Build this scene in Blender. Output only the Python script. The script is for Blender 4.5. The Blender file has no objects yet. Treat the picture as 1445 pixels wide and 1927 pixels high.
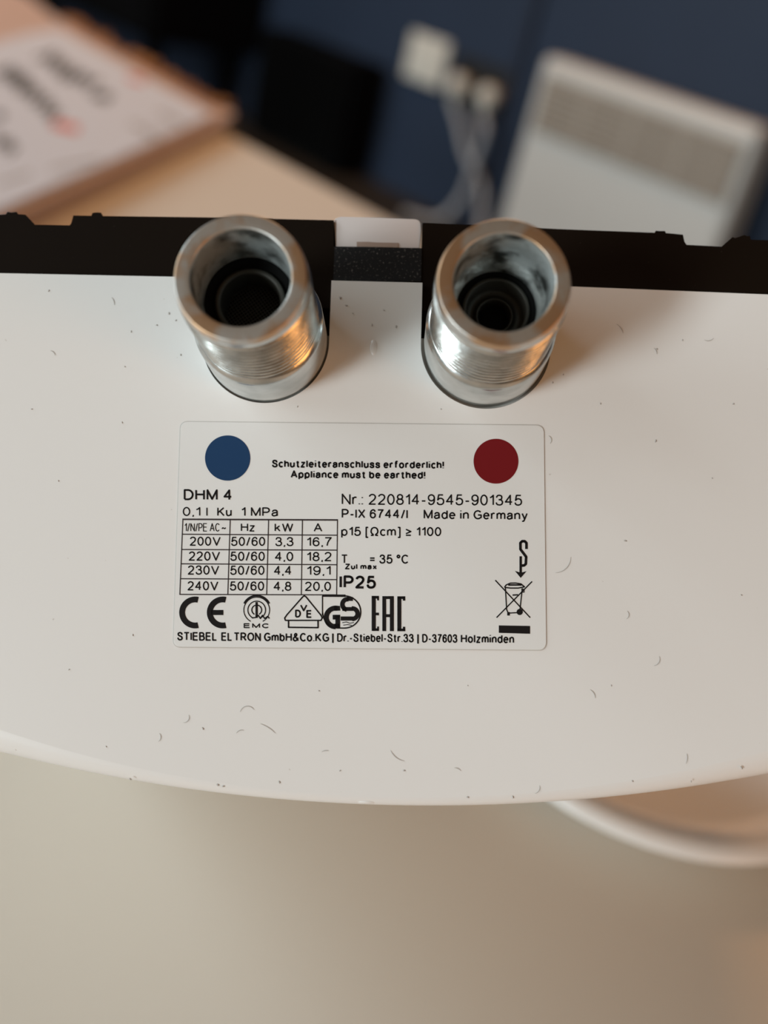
import bpy, bmesh, math, random
from mathutils import Vector, Matrix
random.seed(7)
PI = math.pi
S = bpy.context.scene
COL = S.collection

# ------------------------------------------------------------------ camera
FPX, CX, CY = 2000.0, 722.5, 963.5
RIGHT = Vector((0.6183359, 0.7548189, 0.2188817))
DOWN = Vector((0.5001879, -0.1631453, -0.8504091))
FWD = Vector((-0.6061954, 0.6353204, -0.4784299))
TABLE_Z = 0.33
CAM = Vector((0, 0, TABLE_Z + 0.1943))
cd = bpy.data.cameras.new('camera'); cam = bpy.data.objects.new('camera', cd); COL.objects.link(cam)
cam.matrix_world = Matrix((( RIGHT.x, -DOWN.x, -FWD.x, CAM.x), (RIGHT.y, -DOWN.y, -FWD.y, CAM.y),
                           (RIGHT.z, -DOWN.z, -FWD.z, CAM.z), (0, 0, 0, 1)))
cd.lens = 7.0; cd.sensor_fit = 'VERTICAL'; cd.sensor_height = 7.0 * 1927 / FPX; cd.sensor_width = 7.0 * 1445 / FPX
cd.clip_start = 0.01; cd.clip_end = 50
cd.dof.use_dof = True; cd.dof.focus_distance = 0.1500; cd.dof.aperture_fstop = 1.75; cd.dof.aperture_blades = 0
S.camera = cam

# ------------------------------------------------------------------ world, lights, exposure
W = bpy.data.worlds.new('room_light'); S.world = W; W.use_nodes = True
W.node_tree.nodes['Background'].inputs[0].default_value = (1.0, 0.66, 0.40, 1)
W.node_tree.nodes['Background'].inputs[1].default_value = 0.16

def area(name, loc, target, sx, sy, power, col):
    l = bpy.data.lights.new(name, 'AREA'); l.shape = 'RECTANGLE'; l.size = sx; l.size_y = sy; l.energy = power; l.color = col
    o = bpy.data.objects.new(name, l); COL.objects.link(o); o.location = loc
    o.rotation_euler = (Vector(target) - Vector(loc)).to_track_quat('-Z', 'Y').to_euler()
    return o
area('window_daylight', (0.28, -2.9, 0.58), (0.0, 0.1, 0.45), 0.5, 1.1, 60, (0.86, 0.97, 1.0))
area('left_fill_light', (-1.5, -2.3, 0.9), (-0.1, 0.1, 0.45), 0.7, 1.4, 24, (0.82, 0.95, 1.0))  # added fill, no window known here; brightens the left sides of the pipes
area('side_fill_light', (-2.6, -1.7, 1.7), (-0.5, 0.2, 0.33), 1.0, 1.2, 50, (0.80, 0.93, 1.0))  # added cool fill for the paper and tabletop, not a known window
area('floor_lamp_light', (0.90, 0.25, 0.66), (-0.1, 0.1, 0.45), 0.4, 0.4, 1.9, (1.0, 0.40, 0.10))
area('ceiling_lamp', (-1.5, 1.1, 1.9), (-0.9, 0.4, 0.3), 0.9, 0.5, 13, (1.0, 0.50, 0.22))
S.view_settings.view_transform = 'Standard'; S.view_settings.look = 'None'
S.view_settings.exposure = -0.08; S.view_settings.gamma = 1.0; S.view_settings.use_curve_mapping = False

# ------------------------------------------------------------------ helpers
def ray(px, py):
    return RIGHT * ((px - CX) / FPX) + DOWN * ((py - CY) / FPX) + FWD
def on_z(px, py, z):
    d = ray(px, py); return CAM + d * ((z - CAM.z) / d.z)
def on_y(px, py, y):
    d = ray(px, py); return CAM + d * ((y - CAM.y) / d.y)

def mat(name, col, rough=0.5, metal=0.0, spec=0.5, noise=None, bump=None, coat=0.0):
    m = bpy.data.materials.new(name); m.use_nodes = True
    nt = m.node_tree; b = nt.nodes['Principled BSDF']
    b.inputs['Base Color'].default_value = (*col, 1); b.inputs['Roughness'].default_value = rough
    b.inputs['Metallic'].default_value = metal; b.inputs['Specular IOR Level'].default_value = spec
    b.inputs['Coat Weight'].default_value = coat
    tc = nt.nodes.new('ShaderNodeTexCoord')
    if noise:                                    # (scale, detail, low, high, colour2, stretch)
        sc, det, lo, hi, c2 = noise[:5]
        mp = nt.nodes.new('ShaderNodeMapping'); nt.links.new(tc.outputs['Object'], mp.inputs[0])
        if len(noise) > 5: mp.inputs['Scale'].default_value = noise[5]
        n = nt.nodes.new('ShaderNodeTexNoise'); n.inputs['Scale'].default_value = sc; n.inputs['Detail'].default_value = det
        nt.links.new(mp.outputs[0], n.inputs['Vector'])
        r = nt.nodes.new('ShaderNodeMapRange'); r.inputs['From Min'].default_value = lo; r.inputs['From Max'].default_value = hi
        nt.links.new(n.outputs['Fac'], r.inputs['Value'])
        mx = nt.nodes.new('ShaderNodeMix'); mx.data_type = 'RGBA'
        mx.inputs['A'].default_value = (*col, 1); mx.inputs['B'].default_value = (*c2, 1)
        nt.links.new(r.outputs[0], mx.inputs['Factor']); nt.links.new(mx.outputs['Result'], b.inputs['Base Color'])
    if bump:                                     # (scale, strength, distance)
        n = nt.nodes.new('ShaderNodeTexNoise'); n.inputs['Scale'].default_value = bump[0]; n.inputs['Detail'].default_value = 3
        nt.links.new(tc.outputs['Object'], n.inputs['Vector'])
        bp = nt.nodes.new('ShaderNodeBump'); bp.inputs['Strength'].default_value = bump[1]; bp.inputs['Distance'].default_value = bump[2]
        nt.links.new(n.outputs['Fac'], bp.inputs['Height']); nt.links.new(bp.outputs[0], b.inputs['Normal'])
    return m

M_COVER = mat('white_plastic', (0.80, 0.79, 0.77), 0.34, noise=(700, 2, 0.76, 0.80, (0.55, 0.51, 0.47)))
M_FRAME = mat('grey_inner_frame', (0.42, 0.40, 0.37), 0.6)
M_STICKER = mat('sticker_film', (0.77, 0.77, 0.755), 0.5)
M_INK = mat('black_ink', (0.010, 0.008, 0.008), 0.7, spec=0.15)
M_GREYINK = mat('table_line_ink', (0.045, 0.034, 0.034), 0.7, spec=0.15)
M_BLUE = mat('blue_ink', (0.009, 0.042, 0.115), 0.55, spec=0.2)
M_RED = mat('red_ink', (0.17, 0.006, 0.009), 0.55, spec=0.2)
M_BLACKP = mat('black_plastic', (0.008, 0.0045, 0.0025), 0.7, spec=0.06, noise=(2600, 2, 0.74, 0.84, (0.10, 0.08, 0.06)))
M_DUSTYP = mat('dusty_black_plastic', (0.012, 0.012, 0.013), 0.6, spec=0.15, noise=(3000, 3, 0.60, 0.85, (0.22, 0.20, 0.18)))
M_TAB = mat('pale_tab_plastic', (0.66, 0.60, 0.58), 0.55)
M_TAPE = mat('brown_tape', (0.36, 0.26, 0.21), 0.6)
M_CUT = mat('cut_steel_warm_reflection', (0.60, 0.40, 0.25), 0.40, 1.0, noise=(170, 5, 0.46, 0.58, (0.64, 0.63, 0.60)), bump=(900, 0.10, 0.0003))  # orange base paints in a warm reflection; grey patches are zinc residue
M_ZINC = mat('zinc_plated_steel', (0.66, 0.68, 0.67), 0.24, 1.0, noise=(220, 4, 0.35, 0.7, (0.44, 0.46, 0.45)), bump=(500, 0.12, 0.0004))
M_THREAD = mat('threaded_zinc', (0.66, 0.68, 0.66), 0.27, 1.0, noise=(300, 4, 0.4, 0.7, (0.42, 0.43, 0.41)), bump=(900, 0.15, 0.0003))
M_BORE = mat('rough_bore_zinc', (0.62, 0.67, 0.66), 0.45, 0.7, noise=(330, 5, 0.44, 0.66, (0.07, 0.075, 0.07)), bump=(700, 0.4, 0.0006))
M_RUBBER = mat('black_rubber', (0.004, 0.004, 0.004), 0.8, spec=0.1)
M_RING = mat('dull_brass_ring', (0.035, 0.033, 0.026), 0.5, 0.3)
M_GRIME = mat('cover_edge_grime', (0.55, 0.53, 0.50), 0.7)
M_DUST = mat('grey_lint', (0.46, 0.43, 0.40), 0.9)
M_TABLE = mat('white_table_laminate', (0.82, 0.785, 0.70), 0.5, spec=0.35, bump=(900, 0.05, 0.0003))
M_TABLELEG = mat('pale_table_leg', (0.55, 0.50, 0.43), 0.5)
M_CERAMIC = mat('white_ceramic', (0.88, 0.89, 0.88), 0.25)
M_PAPER = mat('white_paper', (0.76, 0.83, 0.94), 0.55)
M_PEN = mat('pen_ink', (0.05, 0.055, 0.055), 0.7)
M_PALEPRINT = mat('pale_print', (0.42, 0.40, 0.38), 0.7)
M_REDMARK = mat('red_stamp_ink', (0.75, 0.20, 0.16), 0.7)
M_CARD = mat('cardboard', (0.66, 0.50, 0.43), 0.8, noise=(40, 3, 0.3, 0.7, (0.60, 0.45, 0.38)))
M_TORN = mat('torn_cardboard', (0.42, 0.20, 0.065), 0.9, noise=(60, 3, 0.35, 0.65, (0.26, 0.11, 0.035)))
M_WALL = mat('navy_wall_paint', (0.024, 0.037, 0.066), 0.6, spec=0.2, noise=(3, 2, 0.3, 0.7, (0.021, 0.032, 0.056)))
M_TRIM = mat('dark_navy_trim', (0.012, 0.018, 0.035), 0.6, spec=0.3)
M_FLOOR = mat('dark_wood_floor', (0.035, 0.027, 0.018), 0.6, noise=(6, 4, 0.3, 0.7, (0.02, 0.015, 0.01), (1, 8, 1)))
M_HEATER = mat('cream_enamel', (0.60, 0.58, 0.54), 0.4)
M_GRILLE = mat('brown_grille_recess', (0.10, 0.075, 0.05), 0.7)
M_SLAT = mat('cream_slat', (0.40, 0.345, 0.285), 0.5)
M_SOCKET = mat('cream_socket_plastic', (0.66, 0.62, 0.54), 0.4)
M_BLACKSOCK = mat('black_socket_plastic', (0.012, 0.012, 0.012), 0.4)
M_CABLE = mat('grey_cable', (0.42, 0.43, 0.45), 0.5)
M_BLACKBOX = mat('black_lacquer', (0.0025, 0.0025, 0.003), 0.7, spec=0.06)
M_CLOTH = mat('black_grille_cloth', (0.002, 0.002, 0.002), 0.9, spec=0.04)

def obj(name, verts, faces, m, parent=None, smooth=False, mats=None, mi=None):
    me = bpy.data.meshes.new(name); me.from_pydata([tuple(v) for v in verts], [], faces)
    if mats:
        for x in mats: me.materials.append(x)
        for p, i in zip(me.polygons, mi): p.material_index = i
    else: me.materials.append(m)
    if smooth:
        for p in me.polygons: p.use_smooth = True
    o = bpy.data.objects.new(name, me); COL.objects.link(o)
    if parent: o.parent = parent
    return o
def bmobj(name, bm, m, parent=None, smooth=False):
    bmesh.ops.recalc_face_normals(bm, faces=bm.faces)
    me = bpy.data.meshes.new(name); bm.to_mesh(me); bm.free(); me.materials.append(m)
    if smooth:
        for p in me.polygons: p.use_smooth = True
    o = bpy.data.objects.new(name, me); COL.objects.link(o)
    if parent: o.parent = parent
    return o
def tag(o, label, cat, group=None, kind=None):
    o['label'] = label; o['category'] = cat
    if group: o['group'] = group
    if kind: o['kind'] = kind
    return o
def thing(name, loc, label, cat, group=None):
    o = bpy.data.objects.new(name, None); COL.objects.link(o); o.location = loc; o.empty_display_size = 0.02
    return tag(o, label, cat, group)
def struct(o):
    o['kind'] = 'structure'; return o
def box_bm(lo, hi, bev=0.0, seg=3):
    bm = bmesh.new(); bmesh.ops.create_cube(bm, size=1)
    lo = Vector(lo); hi = Vector(hi); c = (lo + hi) / 2; d = hi - lo
    for v in bm.verts: v.co = Vector((v.co.x * d.x, v.co.y * d.y, v.co.z * d.z)) + c
    if bev: bmesh.ops.bevel(bm, geom=bm.edges[:], offset=bev, segments=seg, affect='EDGES', profile=0.5)
    return bm
def prism(name, pts, z0, z1, m, parent=None, bev=0.0):
    """polygon pts (x, y) extruded from z0 up to z1"""
    bm = bmesh.new()
    a = [bm.verts.new((x, y, z0)) for x, y in pts]; b = [bm.verts.new((x, y, z1)) for x, y in pts]
    n = len(pts)
    bm.faces.new(a); top = bm.faces.new(b)
    for i in range(n): bm.faces.new((a[i], a[(i + 1) % n], b[(i + 1) % n], b[i]))
    if bev:
        bmesh.ops.bevel(bm, geom=list(top.edges), offset=bev, segments=2, affect='EDGES', profile=0.5)
    bmesh.ops.triangulate(bm, faces=[f for f in bm.faces if len(f.verts) > 4])
    return bmobj(name, bm, m, parent)
def lathe(name, prof, m, parent=None, n=96, center=(0, 0), smooth=True, cap=True):
    vs, fs = [], []
    for r, z in prof:
        for k in range(n):
            a = 2 * PI * k / n; vs.append((center[0] + r * math.cos(a), center[1] + r * math.sin(a), z))
    for i in range(len(prof) - 1):
        for k in range(n):
            k2 = (k + 1) % n
            fs.append((i * n + k, i * n + k2, (i + 1) * n + k2, (i + 1) * n + k))
    if cap: fs.append(tuple(range((len(prof) - 1) * n, len(prof) * n)))
    return obj(name, vs, fs, m, parent, smooth)
def tube(name, pts, r, m, parent=None, n=12, sub=8):
    P = [Vector(p) for p in pts]; Q = []
    for i in range(len(P) - 1):
        p0 = P[max(i - 1, 0)]; p1 = P[i]; p2 = P[i + 1]; p3 = P[min(i + 2, len(P) - 1)]
        for k in range(sub):
            t = k / sub
            Q.append(0.5 * ((2 * p1) + (p2 - p0) * t + (2 * p0 - 5 * p1 + 4 * p2 - p3) * t * t + (3 * p1 - p0 - 3 * p2 + p3) * t ** 3))
    Q.append(P[-1]); vs, fs = [], []
    for i, q in enumerate(Q):
        d = (Q[min(i + 1, len(Q) - 1)] - Q[max(i - 1, 0)]).normalized()
        x = d.cross(Vector((0, 1, 0.13))).normalized(); y = d.cross(x)
        for k in range(n):
            a = 2 * PI * k / n; vs.append(q + x * (r * math.cos(a)) + y * (r * math.sin(a)))
    for i in range(len(Q) - 1):
        for k in range(n):
            k2 = (k + 1) % n; fs.append((i * n + k, i * n + k2, (i + 1) * n + k2, (i + 1) * n + k))
    fs.append(tuple(range(n))[::-1]); fs.append(tuple(range((len(Q) - 1) * n, len(Q) * n)))
    return obj(name, vs, fs, m, parent, True)

# ------------------------------------------------------------------ setting: floor, wall, trim
WALL_Y = 1.656
struct(bmobj('floor', box_bm((-6, -3, -0.05), (3, WALL_Y, 0)), M_FLOOR))
struct(bmobj('wall_back', box_bm((-6, WALL_Y, -0.05), (3, WALL_Y + 0.12, 2.5)), M_WALL))
struct(bmobj('trim_1', box_bm((-1.533, WALL_Y - 0.012, 0.0), (-1.508, WALL_Y, 2.5), 0.003, 2), M_TRIM))

# ------------------------------------------------------------------ table
tb = thing('coffee_table', (-0.6, 0.12, 0), 'low white table with a straight far edge under the water heater', 'table')
tb_off = Vector((-0.6, 0.12, 0))
def tb_box(name, lo, hi, bev, m):
    o = bmobj(name, box_bm(Vector(lo) - tb_off, Vector(hi) - tb_off, bev), m, tb)
    for p in o.data.polygons: p.use_smooth = False
    return o
tb_box('tabletop', (-1.62, -0.30, TABLE_Z - 0.022), (0.35, 0.545, TABLE_Z), 0.002, M_TABLE)
for x in (-1.56, 0.24):
    for y in (-0.25, 0.445):
        tb_box('leg', (x, y, 0), (x + 0.05, y + 0.05, TABLE_Z - 0.022), 0.003, M_TABLELEG)

# ------------------------------------------------------------------ water heater (lying tilted, its pipe end towards the camera)
HX = Vector((0.6400766, 0.741387, 0.2016117)); HV = Vector((0.5621465, -0.2730354, -0.7806683)); HW = Vector((-0.5237302, 0.6130228, -0.5915317))
HO = CAM + Vector((-0.0901571, 0.0954838, 0.4489136 - 0.5235))
heater = thing('water_heater', HO, 'white curved-front water heater propped up, pipe side showing, on the white table', 'water heater')
heater.rotation_mode = 'QUATERNION'
HM = Matrix((( HX.x, -HV.x, -HW.x), (HX.y, -HV.y, -HW.y), (HX.z, -HV.z, -HW.z)))
heater.rotation_quaternion = HM.to_quaternion()
def mmv(l, z): return [(x * .001, y * .001, z * .001) for x, y in l]
def sag(R, x): return R - math.sqrt(R * R - x * x)

# --- front cover: outer outline and the width of its rounded rim
D = 143.0
out = [(-95, 36.65, 3.0), (-95, 20, 3.0), (-95, 5, 3.2), (-95, -8, 3.5), (-94.6, -14.5, 3.8), (-93, -18.5, 4.0), (-90, -21.3, 4.0)]
for i in range(-43, 44):
    x = i * 2.0
    out.append((x, -37.9 + sag(265, x), min(4.2, 1.15 + max(0, sag(190, x) - sag(265, x)))))
out += [(90, -21.3, 4.0), (93, -18.5, 4.0), (94.6, -14.5, 3.8), (95, -8, 3.5), (95, 5, 3.2), (95, 20, 3.0), (95, 35.85, 3.0)]
N = len(out)
nor = []
for i in range(N):
    a = out[max(i - 1, 0)]; b = out[min(i + 1, N - 1)]
    t = Vector((b[0] - a[0], b[1] - a[1])).normalized(); nor.append(Vector((t.y, -t.x)))
nor[0] = Vector((-1, 0)); nor[-1] = Vector((1, 0))
rings = []
K = 7
for k in range(K + 1):
    a = (PI / 2) * k / K
    ring = []
    for (x, y, r), n in zip(out, nor):
        rz = min(r, 3.0)
        off = r * (1 - math.sin(a))
        ring.append((x - n.x * off, y - n.y * off, -rz * (1 - math.cos(a))))
    rings.append(ring)
for k in range(0, 5):                            # far (top) end of the cover, rounded over by 4 mm
    a = (PI / 2) * k / 4
    rings.append([(x - n.x * 4 * (1 - math.cos(a)), y - n.y * 4 * (1 - math.cos(a)), -(D - 4) - 4 * math.sin(a)) for (x, y, r), n in zip(out, nor)])
vs, fs = [], []
for rg in rings: vs += [(x * .001, y * .001, z * .001) for x, y, z in rg]
for k in range(len(rings) - 1):
    for i in range(N - 1): fs.append((k * N + i, (k + 1) * N + i, (k + 1) * N + i + 1, k * N + i + 1))
fs.append(tuple(((len(rings) - 1) * N + i) for i in range(N))[::-1])
# flat bottom face with the two U-shaped slots for the pipes
PIPES = [(-18.07, 27.47, 9.25), (14.01, 27.68, 9.45)]
edge_y = [(-95, 36.6), (-27.3, 37.1), (4.5, 37.2), (95, 35.6)]
def ey(x): return 36.95 if -27 < x < 23 else (36.95 - 0.0045 * abs(x + 27) if x < 0 else 37.0 - 0.016 * (x - 23))
top_edge = []
slot_idx = []
for (px, py, pr) in PIPES:
    top_edge.append((px - pr, ey(px - pr)))
    for k in range(0, 41):
        a = PI + PI * k / 40
        top_edge.append((px + pr * math.cos(a), py + pr * math.sin(a)))
    top_edge.append((px + pr, ey(px + pr)))
base = len(vs)
vs += [(x * .001, y * .001, 0) for x, y in top_edge]
face = [i for i in range(N)] + [base + i for i in range(len(top_edge) - 1, -1, -1)]
bm = bmesh.new()
bv = [bm.verts.new(v) for v in vs]
for f in fs: bm.faces.new([bv[i] for i in f])
ff = bm.faces.new([bv[i] for i in face])
wall0 = [bv[0]] + [bv[base + i] for i in range(len(top_edge))] + [bv[N - 1]]
wall1 = [bm.verts.new((v.co.x, v.co.y, -0.0045)) for v in wall0]
for i in range(len(wall0) - 1): bm.faces.new((wall0[i], wall0[i + 1], wall1[i + 1], wall1[i]))
for f in bm.faces: f.smooth = True
ff.smooth = False
for f in bm.faces:
    if all(abs(v.co.z) < 1e-7 for v in f.verts): f.smooth = False
bmesh.ops.recalc_face_normals(bm, faces=bm.faces)
ff = [f for f in bm.faces if len(f.verts) > 100]
sharp = [e for f in ff for e in f.edges if len(e.link_faces) == 2 and any(abs(v.co.z + 0.0045) < 1e-6 for fc in e.link_faces for v in fc.verts)]
for e in sharp: e.smooth = False
bmesh.ops.triangulate(bm, faces=[f for f in bm.faces if len(f.verts) > 4])
me = bpy.data.meshes.new('front_cover'); bm.to_mesh(me); bm.free(); me.materials.append(M_COVER)
cover = bpy.data.objects.new('front_cover', me); COL.objects.link(cover); cover.parent = heater
cover['label'] = 'white glossy plastic front cover with two pipe slots'

# --- black back plate with notches, nubs and the step behind the slots
top = [(-95, 45.0), (-58.86, 46.22), (-57.99, 46.33), (-57.78, 46.71), (-57.2, 46.62), (-56.43, 46.74), (-56.24, 46.37), (-55.03, 46.32), (-53.48, 44.77), (-48.3, 44.82),
       (-48.08, 45.16), (-47.85, 46.37), (-45.14, 46.4), (-45.01, 46.86), (-44.4, 46.95), (-43.74, 46.92), (-43.54, 46.4), (-28.17, 46.58), (-18, 46.66), (-17.9, 46.6),
       (-8.87, 46.61), (-8.72, 42.5), (4.46, 42.59), (4.36, 46.57), (9.51, 46.49), (24.51, 46.08), (38.84, 45.87), (39.0, 46.2), (39.6, 46.15), (40.34, 46.19), (40.5, 45.87),
       (43.01, 45.68), (43.23, 44.57), (43.54, 44.11), (48.68, 43.97), (49.88, 45.1), (50.31, 45.5), (50.7, 45.35), (51.25, 45.56), (52.04, 45.87), (52.5, 45.7), (52.9, 45.75), (53.05, 45.15), (55.55, 45.13), (95, 44.4)]
prism('back_plate', [(x * .001, y * .001) for x, y in [(-95, 33)] + top + [(95, 33)]], -0.141, -0.0008, M_BLACKP, heater)
prism('slot_backing', [(x * .001, y * .001) for x, y in [(-29, 28.9), (-29, 35), (25, 35), (25, 28.9)]], -0.012, -0.0030, M_BLACKP, heater)
prism('dusty_lip', [(x * .001, y * .001) for x, y in [(-8.6, 37.3), (-8.6, 42.45), (4.35, 42.5), (4.35, 37.4)]], -0.0010, -0.00070, M_DUSTYP, heater)
prism('inner_frame', [(x * .001, y * .001) for x, y in [(-30, 14), (-30, 28.8), (26, 28.8), (26, 14)]], -0.010, -0.0010, M_FRAME, heater)
tabpts = [(-8.52, 42.67), (-8.66, 45), (-8.86, 46.3), (-8.82, 46.75), (-8.6, 47.1), (-8.25, 47.28), (-7.8, 47.35), (-2, 47.36), (3.16, 47.28), (3.65, 47.18), (3.95, 46.95), (4.12, 46.6), (4.15, 45.5), (4.06, 42.7)]
tab = prism('mounting_tab', [(x * .001, y * .001) for x, y in tabpts], -0.0085, -0.0012, M_TAB, heater, 0.0001)
tab['label'] = 'pale rounded plastic tab'
prism('tape_strip', [(x * .001, y * .001) for x, y in [(-5.33, 42.72), (-5.36, 43.46), (-3.6, 43.5), (-2.4, 43.43), (0.81, 43.45), (0.83, 42.72)]], -0.0012, -0.00110, M_TAPE, tab)

# --- pipe connectors: shank, helical thread, end face, bore
def connector(px, py, mesh_inside):
    c = (px * .001, py * .001)
    mm = .001
    root = lathe('pipe_connector', [(r * mm, z * mm) for r, z in [(9.0, -9), (9.0, 8.6), (8.9, 9.0), (8.3, 9.4), (7.6, 9.9)]], M_ZINC, heater, 128, c, True, False)
    root['label'] = 'zinc-plated threaded pipe end'
    n, p, z0, z1 = 128, 1.337, 9.7, 25.0
    steps = 150; vs, fs = [], []
    for i in range(steps + 1):
        z = z0 + (z1 - z0) * i / steps
        for k in range(n):
            a = 2 * PI * k / n
            t = ((z - z0) / p + k / n) % 1.0
            tri = 1 - abs(2 * t - 1)
            rr = 7.45 + 1.03 * min(1.0, max(0.0, (tri - 0.06) / 0.86))
            if z > 22.6: rr = 8.30 + (rr - 8.30) * max(0.0, (24.2 - z) / 1.6) if z < 24.2 else 8.30
            vs.append((c[0] + rr * mm * math.cos(a), c[1] + rr * mm * math.sin(a), z * mm))
    for i in range(steps):
        for k in range(n):
            k2 = (k + 1) % n; fs.append((i * n + k, i * n + k2, (i + 1) * n + k2, (i + 1) * n + k))
    obj('screw_thread', vs, fs, M_THREAD, root, True)
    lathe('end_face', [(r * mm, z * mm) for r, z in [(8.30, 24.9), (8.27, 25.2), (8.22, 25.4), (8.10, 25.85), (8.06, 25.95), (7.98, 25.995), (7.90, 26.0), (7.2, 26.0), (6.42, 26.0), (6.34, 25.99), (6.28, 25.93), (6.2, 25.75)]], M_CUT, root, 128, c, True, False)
    if mesh_inside:
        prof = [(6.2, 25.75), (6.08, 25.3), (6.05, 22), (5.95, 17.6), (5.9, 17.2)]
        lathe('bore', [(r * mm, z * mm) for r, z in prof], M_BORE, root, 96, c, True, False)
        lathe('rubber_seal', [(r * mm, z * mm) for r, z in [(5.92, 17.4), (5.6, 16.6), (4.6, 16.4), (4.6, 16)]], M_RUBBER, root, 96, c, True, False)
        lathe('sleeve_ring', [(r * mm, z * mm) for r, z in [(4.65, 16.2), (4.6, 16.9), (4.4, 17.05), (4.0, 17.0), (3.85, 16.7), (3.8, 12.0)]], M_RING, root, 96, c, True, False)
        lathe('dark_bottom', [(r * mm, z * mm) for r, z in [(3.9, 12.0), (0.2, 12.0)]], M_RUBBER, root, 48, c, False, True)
        bm = bmesh.new()
        for q in range(-9, 10):
            h = math.sqrt(max(0.0, 3.8 ** 2 - (q * .4) ** 2))
            if h < .4: continue
            for ax in (0, 1):
                w = 0.05
                lo = (q * .4 - w, -h, 12.4 + ax * .1) if ax == 0 else (-h, q * .4 - w, 12.4 + ax * .1)
                hi = (q * .4 + w, h, 12.5 + ax * .1) if ax == 0 else (h, q * .4 + w, 12.5 + ax * .1)
                b2 = box_bm([v * mm for v in lo], [v * mm for v in hi])
                me = bpy.data.meshes.new('t'); b2.to_mesh(me); b2.free(); bm.from_mesh(me); bpy.data.meshes.remove(me)
        for v in bm.verts:
            x, y = v.co.x, v.co.y; v.co.x = c[0] + .8 * x - .6 * y; v.co.y = c[1] + .6 * x + .8 * y
        s = bmobj('strainer_mesh', bm, M_RING, root); s['kind'] = 'stuff'
    else:
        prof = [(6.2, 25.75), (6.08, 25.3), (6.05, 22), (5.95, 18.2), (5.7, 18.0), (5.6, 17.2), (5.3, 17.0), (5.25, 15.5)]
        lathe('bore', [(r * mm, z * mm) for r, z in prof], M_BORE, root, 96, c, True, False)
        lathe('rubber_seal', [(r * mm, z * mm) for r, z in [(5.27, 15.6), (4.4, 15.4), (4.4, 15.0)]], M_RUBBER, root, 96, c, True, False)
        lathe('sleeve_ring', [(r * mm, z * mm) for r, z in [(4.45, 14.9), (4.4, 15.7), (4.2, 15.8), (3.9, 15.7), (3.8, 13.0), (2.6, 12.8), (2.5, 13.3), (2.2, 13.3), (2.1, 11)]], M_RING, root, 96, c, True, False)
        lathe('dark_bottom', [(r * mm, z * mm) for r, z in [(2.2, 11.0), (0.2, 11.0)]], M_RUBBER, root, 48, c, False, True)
    return root
connector(PIPES[0][0], PIPES[0][1], True)
connector(PIPES[1][0], PIPES[1][1], False)

# --- rating label: sticker, printed lines, table, marks
HMI = HM.transposed()
def L(px, py):                                   # photo pixel -> metres in the plane of the sticker
    d = ray(px, py); n = -HW
    t = (HO - CAM).dot(n) / d.dot(n); q = HMI @ (CAM + d * t - HO)
    return Vector((q.x, q.y))
def rrect(corners, r, n=8):
    pts = []
    for i in range(4):
        p = corners[i]; a = (corners[i - 1] - p).normalized(); b = (corners[(i + 1) % 4] - p).normalized()
        for k in range(n + 1):
            t = k / n
            p0 = p + a * r; p2 = p + b * r
            pts.append(p0 * (1 - t) ** 2 + p * 2 * t * (1 - t) + p2 * t * t)
    return pts
LZ = 0.00012
edge = prism('label_edge', [tuple(p) for p in rrect([L(338.6, 792.2), L(1024.9, 799.2), L(1029.3, 1224.8), L(324.7, 1218.8)], 0.0012)], 0.0, 0.00003, M_GRIME, heater)
lab = prism('rating_label', [tuple(p) for p in rrect([L(340.5, 794), L(1023, 801), L(1027.5, 1223), L(326.5, 1217)], 0.0011)], 0.0, LZ, M_STICKER, heater, 0.00004)
lab['label'] = 'white printed sticker with rounded corners'
PZ = LZ + 0.00003
def printed(name, polys, m, z=PZ):
    bm = bmesh.new()
    for pl in polys:
        vsx = [bm.verts.new((p.x, p.y, z)) for p in pl]
        f = bm.faces.new(vsx)
    bmesh.ops.triangulate(bm, faces=[f for f in bm.faces if len(f.verts) > 4])
    for f in bm.faces:
        f.normal_update()
        if f.normal.z < 0: f.normal_flip()
    me = bpy.data.meshes.new(name); bm.to_mesh(me); bm.free(); me.materials.append(m)
    o = bpy.data.objects.new(name, me); COL.objects.link(o); o.parent = lab
    return o
def circ(x, y, r, n=40, a0=0, a1=2 * PI):
    return [L(x + r * math.cos(a0 + (a1 - a0) * k / n), y + r * math.sin(a0 + (a1 - a0) * k / n)) for k in range(n)]
def arc(x, y, r, w, a0, a1, n=28):               # thick arc as quads, degrees, y down
    res = []
    for k in range(n):
        A = math.radians(a0 + (a1 - a0) * k / n); B = math.radians(a0 + (a1 - a0) * (k + 1) / n)
        q = [(r - w / 2, A), (r + w / 2, A), (r + w / 2, B), (r - w / 2, B)]
        res.append([L(x + s * math.cos(t), y + s * math.sin(t)) for s, t in q])
    return res
def stroke(pts, w):                              # polyline of even width with round joins
    res = []
    for (x0, y0), (x1, y1) in zip(pts[:-1], pts[1:]):
        dx, dy = x1 - x0, y1 - y0; l = math.hypot(dx, dy) or 1; nx, ny = -dy / l * w / 2, dx / l * w / 2
        res.append([L(x0 + nx, y0 + ny), L(x1 + nx, y1 + ny), L(x1 - nx, y1 - ny), L(x0 - nx, y0 - ny)])
    for x, y in pts[1:-1]: res.append(circ(x, y, w / 2, 8))
    return res
def rect(x0, y0, x1, y1): return [L(x0, y0), L(x1, y0), L(x1, y1), L(x0, y1)]

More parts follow.
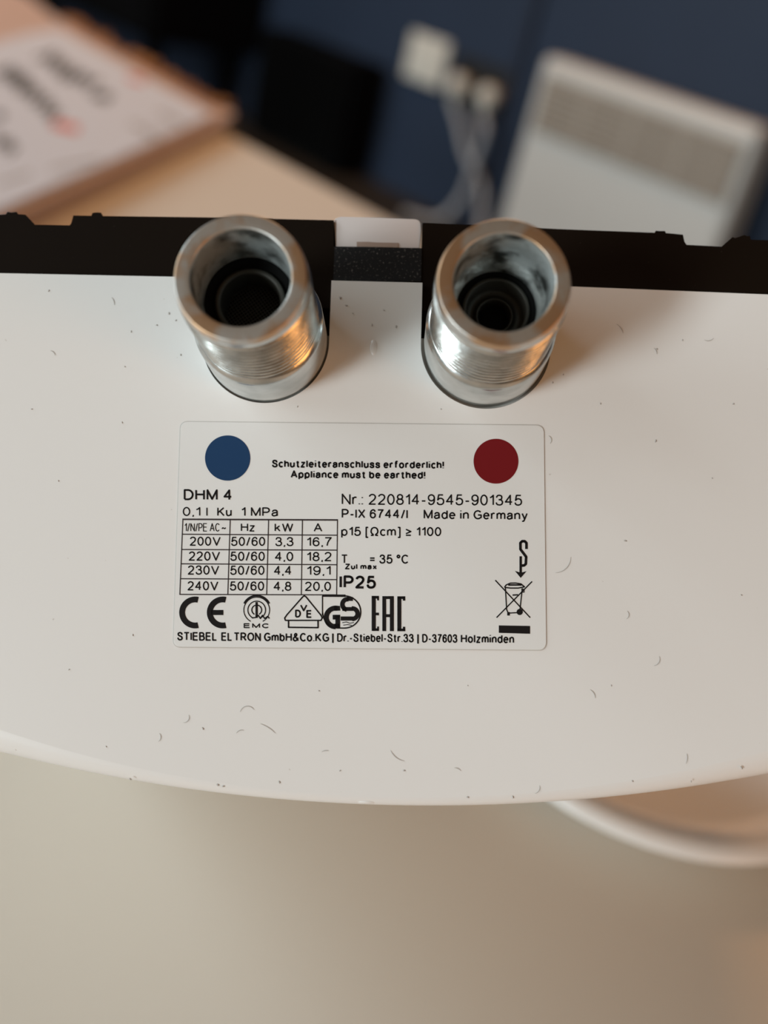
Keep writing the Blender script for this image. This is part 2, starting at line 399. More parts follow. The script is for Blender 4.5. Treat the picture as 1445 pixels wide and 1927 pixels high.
def ell(cx, cy, rx, ry, a0=0, a1=360, n=18):
    n = max(4, int(n * abs(a1 - a0) / 360) + 1)
    return [(cx + rx * math.cos(math.radians(a0 + (a1 - a0) * k / n)), cy + ry * math.sin(math.radians(a0 + (a1 - a0) * k / n))) for k in range(n + 1)]
def smooth(P, sub=3):
    Q = []
    for i in range(len(P) - 1):
        a, b, c, d = P[max(i - 1, 0)], P[i], P[i + 1], P[min(i + 2, len(P) - 1)]
        for k in range(sub):
            t = k / sub
            Q.append(tuple(0.5 * (2 * b[j] + (c[j] - a[j]) * t + (2 * a[j] - 5 * b[j] + 4 * c[j] - d[j]) * t * t + (3 * b[j] - a[j] - 3 * c[j] + d[j]) * t ** 3) for j in (0, 1)))
    return Q + [P[-1]]
SS = smooth([(.55, .73), (.49, .92), (.29, 1), (.09, .93), (.04, .76), (.12, .61), (.3, .52), (.48, .43), (.57, .27), (.5, .07), (.29, 0), (.08, .07), (0, .28)])
SIX = [ell(.27, .31, .25, .31, 0, 360), smooth([(.49, .78), (.43, .95), (.29, 1), (.12, .9), (.03, .66), (.02, .31)])]
ARCH = smooth([(0, .46), (.08, .63), (.24, .72), (.41, .65), (.46, .46)]) + [(.46, 0)]
GLYPH = {
 '0': [ell(.26, .5, .26, .5)], '1': [[(.03, .74), (.18, .84), (.30, 1), (.30, 0)]], '2': [ell(.26, .73, .25, .27, 170, -10)[:-1] + smooth([(.5, .66), (.4, .46), (.15, .2), (0, 0)]) + [(.53, 0)]],
 '3': [smooth([(.02, .76), (.1, .95), (.26, 1), (.43, .93), (.47, .76), (.4, .58), (.2, .54)]), smooth([(.22, .54), (.42, .5), (.53, .3), (.46, .07), (.26, 0), (.07, .06), (0, .25)])],
 '4': [[(.40, 0), (.40, 1), (0, .31), (.56, .31)]], '5': [[(.48, 1), (.11, 1), (.04, .48)] + smooth([(.04, .48), (.14, .6), (.28, .65), (.46, .56), (.53, .33), (.46, .09), (.26, 0), (.07, .06), (0, .25)])],
 '6': SIX, '7': [[(0, 1), (.53, 1)] + smooth([(.53, 1), (.34, .68), (.22, .34), (.17, 0)])], '8': [ell(.26, .76, .21, .24), ell(.26, .27, .26, .27)], '9': [[(.54 - x, 1 - y) for x, y in s] for s in SIX],
 'A': [[(0, 0), (.36, 1), (.72, 0)], [(.12, .34), (.60, .34)]], 'B': [[(0, .53), (0, 1), (.3, 1)] + ell(.3, .765, .23, .235, 85, -90) + [(0, .53), (0, 0), (.33, 0)] + ell(.33, .265, .27, .265, -85, 90)],
 'C': [ell(.36, .5, .36, .5, 42, 318)], 'D': [[(0, 0), (0, 1), (.26, 1)] + ell(.28, .5, .38, .5, 85, -85) + [(.26, 0), (0, 0)]], 'E': [[(.58, 1), (0, 1), (0, 0), (.6, 0)], [(0, .53), (.55, .53)]],
 'G': [ell(.37, .5, .37, .5, 42, 312) + [(.70, .17), (.70, .47), (.38, .47)]], 'H': [[(0, 0), (0, 1)], [(.64, 0), (.64, 1)], [(0, .53), (.64, .53)]], 'I': [[(0, 0), (0, 1)]],
 'K': [[(0, 0), (0, 1)], [(.6, 1), (0, .36)], [(.2, .57), (.63, 0)]], 'L': [[(0, 1), (0, 0), (.5, 0)]], 'M': [[(0, 0), (0, 1), (.38, .05), (.76, 1), (.76, 0)]], 'N': [[(0, 0), (0, 1), (.63, 0), (.63, 1)]],
 'O': [ell(.39, .5, .39, .5)], 'P': [[(0, 0), (0, 1), (.32, 1)] + ell(.32, .72, .26, .28, 85, -85) + [(0, .44)]], 'R': [[(0, 0), (0, 1), (.34, 1)] + ell(.34, .735, .26, .265, 85, -85) + [(0, .47)], [(.32, .47), (.66, 0)]],
 'S': [SS], 'T': [[(0, 1), (.66, 1)], [(.33, 1), (.33, 0)]], 'V': [[(0, 1), (.36, 0), (.72, 1)]], 'W': [[(0, 1), (.25, 0), (.5, 1), (.75, 0), (1, 1)]], 'X': [[(0, 0), (.62, 1)], [(0, 1), (.62, 0)]], 'Z': [[(0, 1), (.58, 1), (0, 0), (.6, 0)]],
 'a': [smooth([(.03, .52), (.1, .67), (.26, .72), (.41, .66), (.45, .5)]) + [(.45, .12), (.48, 0)], smooth([(.45, .43), (.22, .39), (.05, .31), (.0, .17), (.07, .03), (.2, 0), (.37, .07), (.45, .24)])],
 'b': [[(0, 1), (0, 0)], ell(.25, .36, .25, .36)], 'c': [ell(.25, .36, .25, .36, 42, 318)], 'd': [[(.5, 1), (.5, 0)], ell(.25, .36, .25, .36)], 'e': [[(.01, .38)] + [(.5, .38)] + ell(.25, .36, .25, .36, 8, 322)],
 'f': [smooth([(.3, .99), (.19, .99), (.12, .92), (.11, .78)]) + [(.11, 0)], [(-.03, .7), (.31, .7)]], 'h': [[(0, 0), (0, 1)], ARCH], 'i': [[(0, 0), (0, .71)], [(0, .92), (0, 1.03)]], 'k': [[(0, 0), (0, 1)], [(.43, .71), (0, .28)], [(.17, .44), (.47, 0)]],
 'l': [[(0, 0), (0, 1)]], 'm': [[(0, 0), (0, .71)], [(x * .83, y) for x, y in ARCH], [(.38 + x * .83, y) for x, y in ARCH]], 'n': [[(0, 0), (0, .71)], ARCH], 'o': [ell(.26, .36, .26, .36)], 'p': [[(0, .71), (0, -.28)], ell(.25, .36, .25, .36)],
 'r': [[(0, 0), (0, .71)], smooth([(0, .42), (.06, .62), (.17, .71), (.29, .68)])], 's': [[(x * .8, y * .72) for x, y in SS]], 't': [[(.13, .94)] + smooth([(.13, .15), (.17, .03), (.30, .01)]), [(-.03, .71), (.31, .71)]],
 'u': [[(0, .71)] + smooth([(0, .26), (.06, .06), (.2, 0), (.37, .07), (.46, .26)]), [(.46, .71), (.46, 0)]], 'x': [[(0, 0), (.46, .71)], [(0, .71), (.46, 0)]], 'y': [[(0, .71), (.24, 0)], [(.48, .71)] + smooth([(.22, -.08), (.14, -.25), (.01, -.27)])], 'z': [[(0, .71), (.43, .71), (0, 0), (.45, 0)]],
 '.': [[(0, -.03), (0, .07)]], ',': [[(.04, .07), (.04, -.03), (0, -.16)]], ':': [[(0, -.03), (0, .07)], [(0, .62), (0, .72)]], '-': [[(0, .36), (.3, .36)]], '/': [[(0, -.02), (.3, 1.02)]], '!': [[(0, -.03), (0, .08)], [(0, .27), (0, 1)]], '|': [[(0, -.25), (0, 1.05)]],
 '[': [[(.2, 1.02), (0, 1.02), (0, -.25), (.2, -.25)]], ']': [[(0, 1.02), (.2, 1.02), (.2, -.25), (0, -.25)]], '=': [[(0, .62), (.52, .62)], [(0, .33), (.52, .33)]], '\u00b0': [ell(.14, .84, .14, .16)], '~': [smooth([(0, .4), (.12, .54), (.26, .48), (.4, .42), (.52, .56)])],
 '\u2265': [[(0, .78), (.5, .5), (0, .22)], [(0, .02), (.5, .02)]], '\u03a9': [[(0, 0), (.22, 0)] + smooth([(.22, 0), (.22, .12), (.05, .32), (.03, .62), (.14, .9), (.36, 1), (.58, .9), (.69, .62), (.67, .32), (.5, .12), (.5, 0)]) + [(.72, 0)]],
 '&': [smooth([(.64, .02), (.2, .66), (.17, .86), (.29, 1), (.42, .9), (.4, .74), (.2, .56), (.02, .36), (.02, .14), (.18, 0), (.38, .06), (.52, .22), (.6, .42)])],
}
def text(s, x0, x1, yb0, yb1, cap, w=0.135, name='printed_text', m=None):
    """s set between pixel x0 and x1 on a baseline from yb0 to yb1, capitals cap pixels high, strokes w of the capitals"""
    h = w / 2; pen = 0.0; lines = []
    for ch in s:
        if ch == ' ': pen += .34; continue
        g = GLYPH[ch]; lo = min(x for st in g for x, y in st); hi = max(x for st in g for x, y in st)
        lines += [[(pen + x - lo, h + y * (1 - w)) for x, y in st] for st in g]
        pen += hi - lo + .13 + w * 1.05
    a = min(x for l in lines for x, y in l) - h; b = max(x for l in lines for x, y in l) + h
    sx = (x1 - x0) / (b - a); polys = []
    if len(s) == 1 and b - a < .3: sx = cap
    for l in lines:
        polys += stroke([(x0 + (x - a) * sx, yb0 + (yb1 - yb0) * (x - a) / (b - a) - y * cap) for x, y in l], 1.14 * w * cap * min(1, .55 + .45 * sx / cap))
    return printed(name, polys, m or M_INK)
text('Schutzleiteranschluss erforderlich!', 512, 835, 880, 882.5, 14.5, 0.19)
text('Appliance must be earthed!', 547, 800, 900, 901.5, 14.5, 0.19)
text('DHM 4', 346, 437, 941.4, 942, 20.5, 0.15)
text('0,1 l', 344, 391, 971.3, 971.6, 17, 0.125)
text('Ku', 409, 436, 971.6, 971.8, 17, 0.135)
text('1 MPa', 454, 523.5, 971.8, 972.2, 17, 0.135)
text('Nr.: 220814-9545-901345', 643, 982, 949.8, 952, 20.5, 0.115)
text('P-IX 6744/I', 643, 767, 975.3, 976.5, 17.3, 0.14)
text('Made in Germany', 797, 992.5, 976.8, 978.5, 17.3, 0.14)
text('p15 [\u03a9cm] \u2265 1100', 642, 830, 1008.7, 1009.2, 17, 0.135)
text('T', 642, 654, 1060.7, 1060.7, 17, 0.14)
text('Zul max', 649, 709, 1071.5, 1071.8, 10.5, 0.21)
text('= 35 \u00b0C', 695, 768, 1060.7, 1061, 17, 0.14)
text('IP25', 639, 707, 1107, 1108, 24, 0.165)
for s, a, b in (('STIEBEL', 334, 408.5), ('EL', 416.8, 437), ('TRON', 440, 490.7), ('GmbH&Co.KG', 497, 619), ('|', 625, 627.5), ('Dr.-Stiebel-Str.33', 634.5, 778), ('|', 785, 787.5), ('D-37603', 794.4, 860), ('Holzminden', 867, 966.8)):
    y = lambda x: 1205.4 + (x - 334) * 0.0084
    text(s, a, b, y(a), y(b), 16.2, 0.165)
rows_l = [977.5, 1005.6, 1034.3, 1061.2, 1089.2, 1118.7]; rows_r = [978.7, 1007.4, 1035.5, 1062.9, 1090.9, 1119.6]
colt = [344.4, 433.4, 505.6, 569.2, 635.0]; colb = [338.7, 428.9, 501.9, 567, 633.4]
grid = []
for i in range(6):
    f = i / 5
    grid += stroke([(colt[0] + (colb[0] - colt[0]) * f - 1, rows_l[i]), (colt[4] + (colb[4] - colt[4]) * f + 1, rows_r[i])], 3.0 if i == 0 else 2.1)
for a, b in zip(colt, colb):
    k = (a - 344.4) / 290
    grid += stroke([(a, 977.5 + 1.2 * k), (b, 1118.7 + .9 * k)], 2.0)
printed('table_grid', grid, M_GREYINK, PZ - 0.00001)
text('1/N/PE AC', 347.5, 413, 1000.4, 1000.6, 15.8, 0.11)
text('~', 417, 425.5, 1002, 1002, 16, 0.12)
text('Hz', 453.3, 479.8, 1000.4, 1000.6, 15.8, 0.135)
text('kW', 516.8, 551.8, 1000.6, 1000.8, 15.8, 0.135)
text('A', 590, 606.5, 1001, 1001, 16, 0.135)
cells = [('200V', 357.4, 415.4, '50/60', 435, 499, '3,3', 518, 552.2, '16,7', 577, 624.4, 1027.2, 17),
         ('220V', 355.5, 414.2, '50/60', 433.6, 498.2, '4,0', 517.3, 551.7, '18,2', 577, 624, 1055.3, 17.3),
         ('230V', 353.7, 412.7, '50/60', 433.4, 497.6, '4,4', 515.6, 548.7, '19,1', 577, 622.3, 1081.6, 17.3),
         ('240V', 353.2, 411, '50/60', 432.7, 497, '4,8', 514.8, 548.2, '20,0', 573.8, 622.7, 1111.2, 17.3)]
for c in cells:
    for j in range(4):
        y = c[12] + (0, .4, .8, 1.0)[j]
        text(c[3 * j], c[3 * j + 1], c[3 * j + 2], y, y, c[13], 0.125)
printed('blue_dot', [circ(428.6, 862.3, 42.6, 64)], M_BLUE)['label'] = 'round blue cold-water dot'
printed('red_dot', [circ(933, 868.3, 42.2, 64)], M_RED)['label'] = 'round red hot-water dot'
# conformity mark C E
printed('conformity_mark', arc(367.5, 1152.7, 24.5, 11, 77, 283) + arc(419.5, 1152.7, 24.5, 11, 77, 283) + [rect(397, 1148, 420.5, 1157.5)], M_INK)
# ringed radio mark with its three letters
pz = []
for r, w in ((24.2, 1.8), (16.6, 2.0), (9.2, 2.2)): pz += arc(483.2, 1148, r, w, 118, 422, 40)
pz += arc(483.2, 1147, 26, 3.4, 205, 335) + [rect(480.8, 1133, 485.2, 1163)]
pz += stroke([(474, 1163), (482, 1162), (486, 1158), (490, 1164), (494, 1158), (498, 1164), (504, 1160), (507, 1164)], 2.4)
printed('ring_mark', pz, M_INK)
text('EMC', 458, 506.5, 1182, 1182.3, 9.0, 0.21)
# triangle mark
printed('triangle_mark', stroke([(537, 1168), (535.8, 1163), (540, 1157), (569.5, 1123.5), (572.5, 1121.2), (576, 1123.5), (604, 1158), (606.3, 1163), (604, 1167.6), (537, 1167.6)], 2.6)
        + stroke([(543, 1168), (543, 1180.6), (598.5, 1181.2), (598.5, 1168.3)], 2.8), M_INK)
text('D', 555.6, 566, 1162.3, 1162.3, 15, 0.19); text('V', 564.5, 578.5, 1150.5, 1150.5, 13, 0.19); text('E', 576.6, 587, 1163, 1163, 15, 0.19)
# rounded safety mark
gs = stroke([(606.6, 1121), (650, 1121.3)], 4.6) + stroke([(606.8, 1121), (606.8, 1158)], 2.2)
gs += arc(648.5, 1151.8, 30.2, 2.6, -90, 90) + arc(637, 1152, 30, 2.4, 90, 178) + stroke([(636, 1182), (650, 1182)], 2.4)
gs += arc(631.5, 1162.0, 17.5, 9.5, 90, 282) + stroke([(629, 1145.3), (640, 1144.6)], 9) + [rect(626, 1157, 640, 1166), rect(631, 1157, 640, 1181.5), rect(629, 1174, 640, 1181.5)]
gs += arc(654, 1137.5, 9.8, 8.5, 100, 285) + [rect(652, 1123.5, 664, 1131)] + arc(663, 1155, 9.8, 8.5, -95, 90) + [rect(644, 1142.5, 664, 1149.8), rect(641, 1160.2, 664, 1168)]
gs += stroke([(644, 1172), (652, 1170.5), (658, 1173), (666, 1171.5)], 1.4) + stroke([(646, 1176.5), (654, 1175.5), (662, 1177)], 1.4)
printed('safety_mark', gs, M_INK)
# three narrow letters
ea = [rect(699.3, 1121.5, 707, 1187.5), rect(699.3, 1121.5, 713, 1126.5), rect(699.3, 1182.5, 713, 1187.5), rect(706, 1153, 713, 1158), rect(709.5, 1121.5, 713, 1130), rect(709.5, 1179, 713, 1187.5)]
ea += [rect(719.3, 1122, 726.5, 1187.8), rect(733.5, 1122, 741, 1187.8), rect(726, 1122, 734, 1127.5), rect(726, 1156, 734, 1161.5)]
ea += [rect(747.5, 1122.3, 755, 1188), rect(747.5, 1122.3, 762.4, 1127.5), rect(747.5, 1183, 762.4, 1188), rect(758, 1122.3, 762.4, 1130.5), rect(758, 1179.5, 762.4, 1188)]
printed('narrow_letters_mark', ea, M_INK)
# bent arrow
ar = stroke([(990.3, 1033.4), (990.2, 1022), (987, 1018.8), (982, 1018.8), (978.8, 1022), (979, 1034), (989.6, 1048), (989, 1061.5), (986, 1064.2), (981, 1064.8)], 5.0)
ar += stroke([(979.4, 1047), (979.4, 1078)], 4.6) + [[L(968.5, 1074.5), L(979.5, 1078.0), L(979.5, 1087.8)], [L(990.5, 1075), L(979.5, 1087.8), L(979.5, 1078.0)]]
printed('arrow_mark', ar, M_INK)
# crossed-out bin with its bar
bn = stroke([(931.6, 1092), (997.3, 1162.4)], 2.3) + stroke([(1000.8, 1094.4), (934, 1162.4)], 2.3)
bn += stroke([(950.6, 1106), (953, 1147.5), (956, 1154), (974, 1153)], 2.2) + stroke([(982.4, 1107), (978, 1148)], 2.2) + [circ(977.6, 1151.7, 5.9, 20)]
bn += stroke([(949, 1105.5), (952, 1101), (960, 1097.6), (970, 1097.4), (980, 1099), (986.5, 1104.5), (975, 1106.8), (960, 1106.8), (949, 1105.5)], 2.4) + [rect(956, 1099.5, 981, 1102.5)]
bn += stroke([(980.5, 1109), (985.8, 1109), (985.8, 1114.5), (981, 1114.5)], 1.8) + stroke([(964, 1120), (974.5, 1119.5)], 2.6) + [rect(954, 1152, 959, 1158.5)]
printed('bin_mark', bn, M_INK)
printed('bin_bar', [[L(938.3, 1177), L(997, 1178), L(997, 1192.8), L(938.3, 1191)]], M_INK)

# --- lint and specks lying on the cover
bm = bmesh.new()
def speck(x, y, r, el=1.6):
    a = random.uniform(0, PI); pts = []
    for k in range(7):
        t = 2 * PI * k / 7; q = r * random.uniform(.6, 1.1)
        pts.append((x + el * q * math.cos(t) * math.cos(a) - q * math.sin(t) * math.sin(a), y + el * q * math.cos(t) * math.sin(a) + q * math.sin(t) * math.cos(a)))
    c = bm.verts.new((*L(x, y), 0.00012)); vv = [bm.verts.new((*L(*p), 0.00003)) for p in pts]
    for k in range(7): bm.faces.new((c, vv[k], vv[(k + 1) % 7]))
def fibre(x, y, ln, bend, a, w=1.0):
    pts = []; ang = a
    for k in range(9):
        pts.append((x, y)); x += ln / 8 * math.cos(ang); y += ln / 8 * math.sin(ang); ang += bend / 8
    for i in range(8):
        (x0, y0), (x1, y1) = pts[i], pts[i + 1]; d = math.hypot(x1 - x0, y1 - y0); nx, ny = -(y1 - y0) / d * w / 2, (x1 - x0) / d * w / 2
        e0 = w and (0.3 + 0.7 * math.sin(PI * (i + .15) / 8.3)); e1 = (0.3 + 0.7 * math.sin(PI * (i + 1.15) / 8.3))
        q = [L(x0 + nx * e0, y0 + ny * e0), L(x1 + nx * e1, y1 + ny * e1), L(x1 - nx * e1, y1 - ny * e1), L(x0 - nx * e0, y0 - ny * e0)]
        bm.faces.new([bm.verts.new((*p, 0.00006)) for p in q])
for x, y, l, b, a in ((355, 1345, 22, 2.2, 1.2), (452, 1340, 34, 2.4, -1.2), (490, 1362, 34, .5, .35), (445, 1380, 16, 1.4, -1.0), (300, 1380, 18, 1.8, .9), (735, 1412, 34, -1.0, 1.1),
                      (1045, 1078, 46, -1.6, -.1), (1032, 820, 18, 2.0, .5), (1240, 1235, 24, 2.0, 1.2), (1230, 655, 14, 1.2, .6), (1110, 1298, 20, 1.2, .5), (855, 1445, 14, 1, 0), (1015, 1478, 20, 1.8, 1.3),
                      (1292, 1418, 20, .8, 1.3), (605, 1415, 14, .8, -.5), (1160, 610, 22, .8, .6), (1325, 640, 20, -1.4, .4), (210, 560, 16, 1, .8), (95, 660, 14, 1.4, .2), (1180, 1150, 18, 2, .8)):
    fibre(x, y, l, b, a, 1.5)
for x, y, r in ((382, 1371, 3), (1177, 1018, 3), (1234, 830, 2.6), (1236, 657, 2.4), (340, 668, 2.4), (318, 590, 2.6), (331, 603, 2.2), (295, 612, 2), (247, 624, 2), (92, 547, 2.2), (640, 560, 3), (652, 575, 2.4),
                (722, 583, 2), (745, 615, 3), (700, 612, 2), (664, 590, 2), (640, 562, 2), (1284, 640, 2), (870, 1110, 0), (1150, 1290, 2), (760, 1450, 2.4), (640, 1450, 2), (526, 1472, 2.6), (245, 1466, 3), (420, 1480, 2.4),
                (410, 1477, 2.6), (880, 1500, 2.4), (965, 1500, 2.4), (1190, 1470, 2), (1395, 1445, 3), (1180, 1505, 0), (1300, 1470, 2), (830, 770, 1.6), (230, 795, 2), (60, 770, 1.8), (1040, 720, 2), (1060, 705, 1.6), (1130, 760, 1.8),
                (560, 765, 1.6), (235, 690, 1.6), (1380, 760, 2), (1340, 900, 1.8), (110, 905, 1.6), (130, 1260, 1.8), (250, 1195, 1.8), (1395, 1120, 1.8), (600, 1300, 1.8), (880, 1290, 1.6), (200, 1405, 1.8)):
    if r: speck(x, y, r * .8)
d = bmobj('lint_specks', bm, M_DUST, cover); d['kind'] = 'stuff'; d['label'] = 'grey lint fibres and specks'
bm = bmesh.new()                                 # shallow gate mark between the pipes
for r, z in ((4.5, .00003), ): pass
gm = [L(703 + 6.5 * math.cos(t * PI / 12), 654 + 15 * math.sin(t * PI / 12)) for t in range(24)]
gi = [L(703 + 4.2 * math.cos(t * PI / 12), 654 + 11 * math.sin(t * PI / 12)) for t in range(24)]
a = [bm.verts.new((*p, 0.00001)) for p in gm]; b = [bm.verts.new((*p, 0.00022)) for p in gi]; c = bm.verts.new((*L(703, 654), 0.00004))
for k in range(24):
    bm.faces.new((a[k], a[(k + 1) % 24], b[(k + 1) % 24], b[k])); bm.faces.new((b[k], b[(k + 1) % 24], c))
bmobj('gate_mark', bm, M_COVER, cover, True)
bm = bmesh.new(); bmesh.ops.create_uvsphere(bm, u_segments=24, v_segments=12, radius=0.001)
for v in bm.verts: v.co = Vector((v.co.x * 2.0 - .0013, v.co.y * .45 - .0374, v.co.z * .9 - .0010))
bmobj('mould_mark', bm, M_COVER, cover, True)

# ------------------------------------------------------------------ white saucer under the heater's right side
sc_r = 0.0619
sau = lathe('saucer', [(0.0005, 0.0012), (0.030, 0.0012), (0.031, 0.0), (0.034, 0.0), (0.035, 0.0012), (0.050, 0.0062), (0.0600, 0.0098), (0.0615, 0.0104), (0.0619, 0.0112), (0.0616, 0.0121), (0.0604, 0.0131), (0.0585, 0.0137),
                       (0.0560, 0.0136), (0.0530, 0.0124), (0.0500, 0.0098), (0.0465, 0.0070), (0.042, 0.0050), (0.034, 0.0040), (0.030, 0.0038), (0.0005, 0.0038)], M_CERAMIC, None, 128)
sau.location = (-0.11584, 0.25305, TABLE_Z)
tag(sau, 'white round saucer peeking out below the heater at the right', 'saucer')

# ------------------------------------------------------------------ cardboard sheet with handwritten paper
CZ = TABLE_Z + 0.012
cpx = [(-260, 60), (-60, -60), (55, -8), (100, 30), (180, 79), (260, 125), (330, 164), (398, 203), (420, 207), (441, 211), (438, 218), (400, 236), (330, 268), (200, 328), (50, 396), (-40, 436), (-260, 470)]
cpts = [on_z(x, y, CZ) for x, y in cpx]; c0 = Vector((-0.85, 0.42, TABLE_Z))
card = prism('cardboard_sheet', [(p.x - c0.x, p.y - c0.y) for p in cpts], 0.0, CZ - TABLE_Z, M_CARD, None, 0.001)
card.location = c0
tag(card, 'brown cardboard sheet with a torn far edge lying on the table corner', 'cardboard')
vs, fs = [], []                                  # torn fringe standing along the far edge
epx = [(108, 37), (180, 80), (260, 126), (330, 165), (398, 204), (420, 209)]
n = 60
for i in range(n + 1):
    f = i / n * (len(epx) - 1); k = min(int(f), len(epx) - 2); t = f - k
    x = epx[k][0] * (1 - t) + epx[k + 1][0] * t; y = epx[k][1] * (1 - t) + epx[k + 1][1] * t
    p = on_z(x - 3, y + 1, CZ); q = on_z(x + random.uniform(8, 22), y - random.uniform(8, 26), CZ)
    h = random.uniform(-0.003, 0.0)
    for r, z in ((p, -.003), (p, 0.0), (q, h), (q, h - .0025)): vs.append((r.x - c0.x, r.y - c0.y, CZ - TABLE_Z + z))
for i in range(n):
    for j in range(4):
        fs.append((4 * i + j, 4 * i + 4 + j, 4 * i + 4 + (j + 1) % 4, 4 * i + (j + 1) % 4))
fs += [(0, 1, 2, 3), (4 * n + 3, 4 * n + 2, 4 * n + 1, 4 * n)]
torn = obj('torn_edge', vs, fs, M_TORN, card); torn['label'] = 'ragged orange-brown torn edge'
PAZ = CZ + 0.003
ppx = [(-240, 150), (0, 78), (60, 62), (112, 54), (180, 92), (260, 138), (330, 177), (399, 216), (330, 248), (200, 306), (60, 366), (-60, 420), (-240, 440)]
p0 = Vector((-0.85, 0.42, CZ))
ppts = [on_z(x, y, PAZ) for x, y in ppx]
paper = prism('handwritten_paper', [(p.x - p0.x, p.y - p0.y) for p in ppts], 0.0, PAZ - CZ, M_PAPER, None, 0.0002)
paper.location = p0
tag(paper, 'white paper pad with dark handwriting and red marks on the cardboard sheet', 'paper')
def pstroke(name, lines, w, m):
    bm = bmesh.new()
    for pts in lines:
        for (x0, y0), (x1, y1) in zip(pts[:-1], pts[1:]):
            dx, dy = x1 - x0, y1 - y0; l = math.hypot(dx, dy) or 1; nx, ny = -dy / l * w / 2, dx / l * w / 2; ex, ey_ = dx / l * w * .3, dy / l * w * .3
            q = [on_z(a, b, PAZ) for a, b in ((x0 + nx - ex, y0 + ny - ey_), (x1 + nx + ex, y1 + ny + ey_), (x1 - nx + ex, y1 - ny + ey_), (x0 - nx - ex, y0 - ny - ey_))]
            bm.faces.new([bm.verts.new((p.x - p0.x, p.y - p0.y, PAZ - CZ + .0001)) for p in q])
    return bmobj(name, bm, m, paper)
def scribble(x, y, x1, y1, amp, nz):
    pts = []; dx, dy = x1 - x, y1 - y; l = math.hypot(dx, dy); ux, uy = .80, -.42
    for k in range(nz * 2 + 1):
        f = k / (nz * 2); s = (1 if k % 2 else -1) * amp * random.uniform(.5, 1.0)
        pts.append((x + dx * f + ux * s, y + dy * f + uy * s))
    return pts
for q in ((84, 102, 150, 150, 24, 5), (150, 142, 178, 164, 18, 2), (184, 176, 204, 188, 13, 2), (8, 128, 62, 172, 24, 5), (60, 172, 106, 224, 20, 4), (-12, 255, 30, 285, 16, 3), (-10, 215, 4, 222, 12, 2)):
    pstroke('handwritten_word', [scribble(*q)], 6.5, M_PEN)
for q in ((250, 232, 300, 262, 10, 3), (300, 212, 345, 236, 7, 3), (100, 318, 190, 300, 6, 4), (0, 345, 60, 325, 6, 3)):
    pstroke('pale_print', [scribble(*q)], 5, M_PALEPRINT)
pstroke('red_mark', [[(104, 234), (143, 243)]], 16, M_REDMARK)
pstroke('red_mark', [[(245, 147), (268, 153)]], 10, M_REDMARK)

# ------------------------------------------------------------------ panel heater on the wall
FY = WALL_Y - 0.085
TL, TR = on_y(1027, 101, FY), on_y(1424, 250, FY)
hx0, hx1, hz1 = TL.x - .004, TR.x + .004, (TL.z + TR.z) / 2 + .004
hz0 = 0.03
ph = thing('panel_heater', ((hx0 + hx1) / 2, WALL_Y, hz0), 'cream wall panel heater with a louvred band along its top', 'heater')
po = Vector(((hx0 + hx1) / 2, WALL_Y, hz0))
gx0, gx1 = hx0 + .022, hx1 - .014
gz1 = hz1 - .030; gz0 = gz1 - .098
def phb(name, lo, hi, bev, m, par=ph): return bmobj(name, box_bm(Vector(lo) - po, Vector(hi) - po, bev), m, par)
bm = box_bm(Vector((hx0, FY, hz0)) - po, Vector((hx1, WALL_Y - .02, hz1)) - po, 0.014, 4)
ho = bmobj('housing', bm, M_HEATER, ph, False)
phb('wall_bracket', (hx0 + .06, WALL_Y - .02, hz0 + .05), (hx1 - .06, WALL_Y, hz1 - .06), 0.002, M_GRILLE)
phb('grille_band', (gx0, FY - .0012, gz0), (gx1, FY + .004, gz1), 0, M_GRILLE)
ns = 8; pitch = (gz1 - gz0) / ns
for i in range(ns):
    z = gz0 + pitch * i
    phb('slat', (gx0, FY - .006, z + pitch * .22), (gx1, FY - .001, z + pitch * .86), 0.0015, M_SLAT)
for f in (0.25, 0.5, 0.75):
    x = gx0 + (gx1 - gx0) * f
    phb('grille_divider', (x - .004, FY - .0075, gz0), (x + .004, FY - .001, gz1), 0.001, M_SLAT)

# ------------------------------------------------------------------ sockets, plugs and cables
so = Vector((-1.783, WALL_Y, 0.282))
s1 = thing('wall_socket', so, 'square cream socket plate on the navy wall, left of the two plugs', 'socket')
bmobj('plate', box_bm((-.060, -.011, -.046), (.060, 0, .046), .004), M_SOCKET, s1)
bmobj('rocker', box_bm((-.036, -.0145, -.030), (.036, -.010, .030), .0025), M_SOCKET, s1)
so2 = Vector((-1.605, WALL_Y, 0.268))
s2 = thing('double_socket', so2, 'black double socket holding two pale plugs on the navy wall', 'socket')
bmobj('plate', box_bm((-.088, -.011, -.042), (.094, 0, .048), .004), M_BLACKSOCK, s2)
for dx in (-.039, .049):
    c = lathe('socket_rim', [(.024, .011), (.024, .0135), (.0215, .0135), (.020, .0115)], M_BLACKSOCK, s2, 40, cap=False)
    c.rotation_euler = (PI / 2, 0, 0); c.location = (dx, 0, 0)
cab = [[(867, 180), (865, 232), (878, 289), (906, 350)], [(927, 203), (911, 247), (896, 294), (875, 361)]]
plug_labels = ['pale plug in the left half of the black double socket', 'pale plug in the right half of the black double socket']
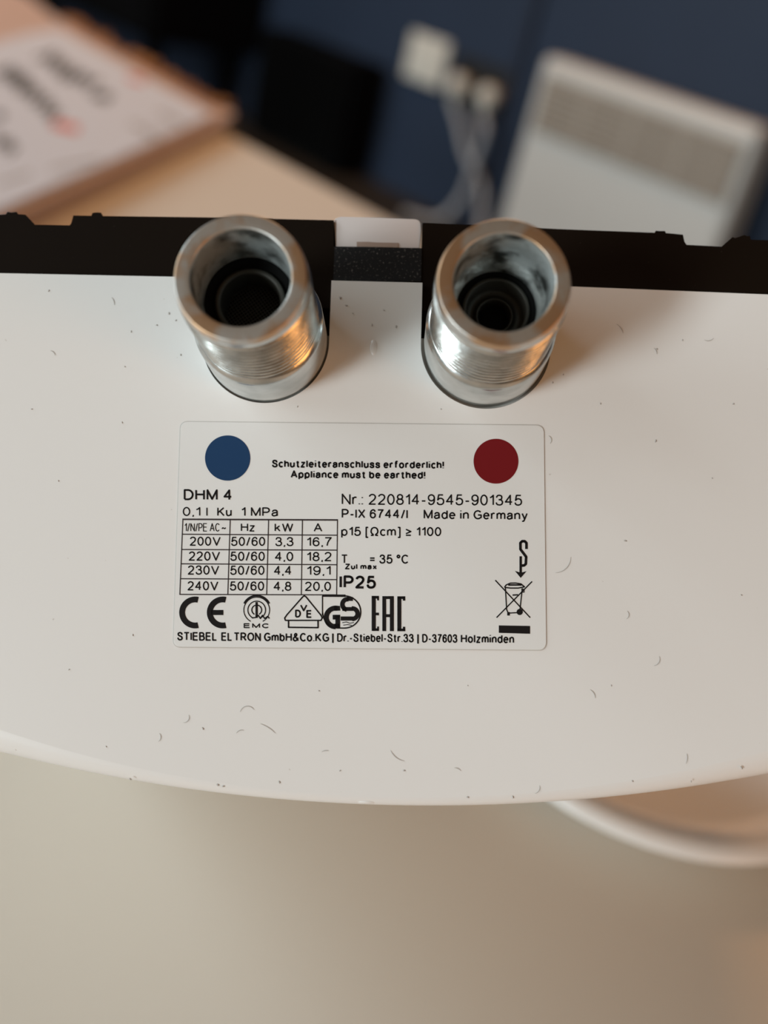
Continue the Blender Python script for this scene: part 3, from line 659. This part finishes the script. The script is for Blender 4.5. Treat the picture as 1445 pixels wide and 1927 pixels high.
for i, dx in enumerate((-.039, .049)):
    o0 = so2 + Vector((dx, -.0135, -.006))
    pl = thing('power_plug', o0, plug_labels[i], 'plug', 'plugs in the black double socket')
    pb = lathe('plug_body', [(.0005, .0), (.0195, .0), (.0195, .012), (.022, .014), (.022, .026), (.018, .034), (.010, .038), (.0005, .0385)], M_SOCKET, pl, 40)
    pb.rotation_euler = (PI / 2, 0, 0)
    bmobj('cord_grip', box_bm((-.006, -.030, -.038), (.006, -.016, -.012), .003), M_SOCKET, pl)
    pts = [o0 + Vector((0, -.023, -.034))] + [on_y(x, y, WALL_Y - (.035, .030, .028, .028)[k] - .024 * i) for k, (x, y) in enumerate(cab[i])][1:]
    last = pts[-1]
    dirx = (.07, -.04)[i]
    pts += [Vector((last.x + dirx * .5, last.y - .010, max(.02, last.z * .35))), Vector((last.x + dirx * 1.1, last.y - .03, .0055)), Vector((last.x + dirx * 2.2, last.y - .07, .0055))]
    tube('cable', [p - o0 for p in pts], .0072, M_CABLE, pl)

# ------------------------------------------------------------------ black furniture by the wall
BY = 1.55
a, b = on_y(497, 46, BY), on_y(724, 138, WALL_Y - .02)
bx0, bx1, bz = a.x, b.x, (a.z + on_y(716, 138, BY).z) / 2
bo = Vector(((bx0 + bx1) / 2, BY, 0))
bb = thing('subwoofer', bo, 'black box-shaped speaker standing on the floor behind the table', 'speaker')
def bbx(name, lo, hi, bev, m): return bmobj(name, box_bm(lo, hi, bev), m, bb)
hw = (bx1 - bx0) / 2
bbx('cabinet', (-hw, 0, .012), (hw, WALL_Y - .02 - BY, bz), .004, M_BLACKBOX)
bbx('speaker_grille', (-hw + .012, -.008, .03), (hw - .012, .001, bz - .012), .003, M_CLOTH)
for x in (-hw + .03, hw - .06):
    for y in (.005, .05): bbx('foot', (x, y, 0), (x + .03, y + .03, .013), .002, M_CLOTH)
TY = 1.34
c = on_y(280, 80, TY)
bn0 = Vector((c.x - .6, TY, 0))
mb = thing('media_bench', bn0, 'long black low bench on short legs against the wall, at the upper left', 'bench')
def mbx(name, lo, hi, bev, m): return bmobj(name, box_bm(lo, hi, bev), m, mb)
mbx('carcass', (-.6, 0, c.z), (.6, WALL_Y - .01 - TY, c.z + .32), .012, M_BLACKBOX)
for x in (-.56, .52):
    for y in (.03, WALL_Y - .08 - TY): mbx('leg', (x, y, 0), (x + .035, y + .035, c.z + .001), .002, M_BLACKBOX)
for x in (-.59, .005): mbx('drawer_front', (x, -.014, c.z + .015), (x + .585, .001, c.z + .305), .004, M_BLACKBOX)

# ------------------------------------------------------------------ check (prints only)
bpy.context.view_layer.update()
lowest = min((cover.matrix_world @ v.co).z for v in cover.data.vertices)
print('cover lowest z', lowest, 'table', TABLE_Z, 'bench', c.z, 'box', bz, 'panel', hx0, hx1, hz1)
cx0, cy0 = sau.location.x, sau.location.y
near = [(cover.matrix_world @ v.co) for v in cover.data.vertices]
print('cover above saucer', min([p.z - TABLE_Z for p in near if math.hypot(p.x - cx0, p.y - cy0) < sc_r] or [9]))
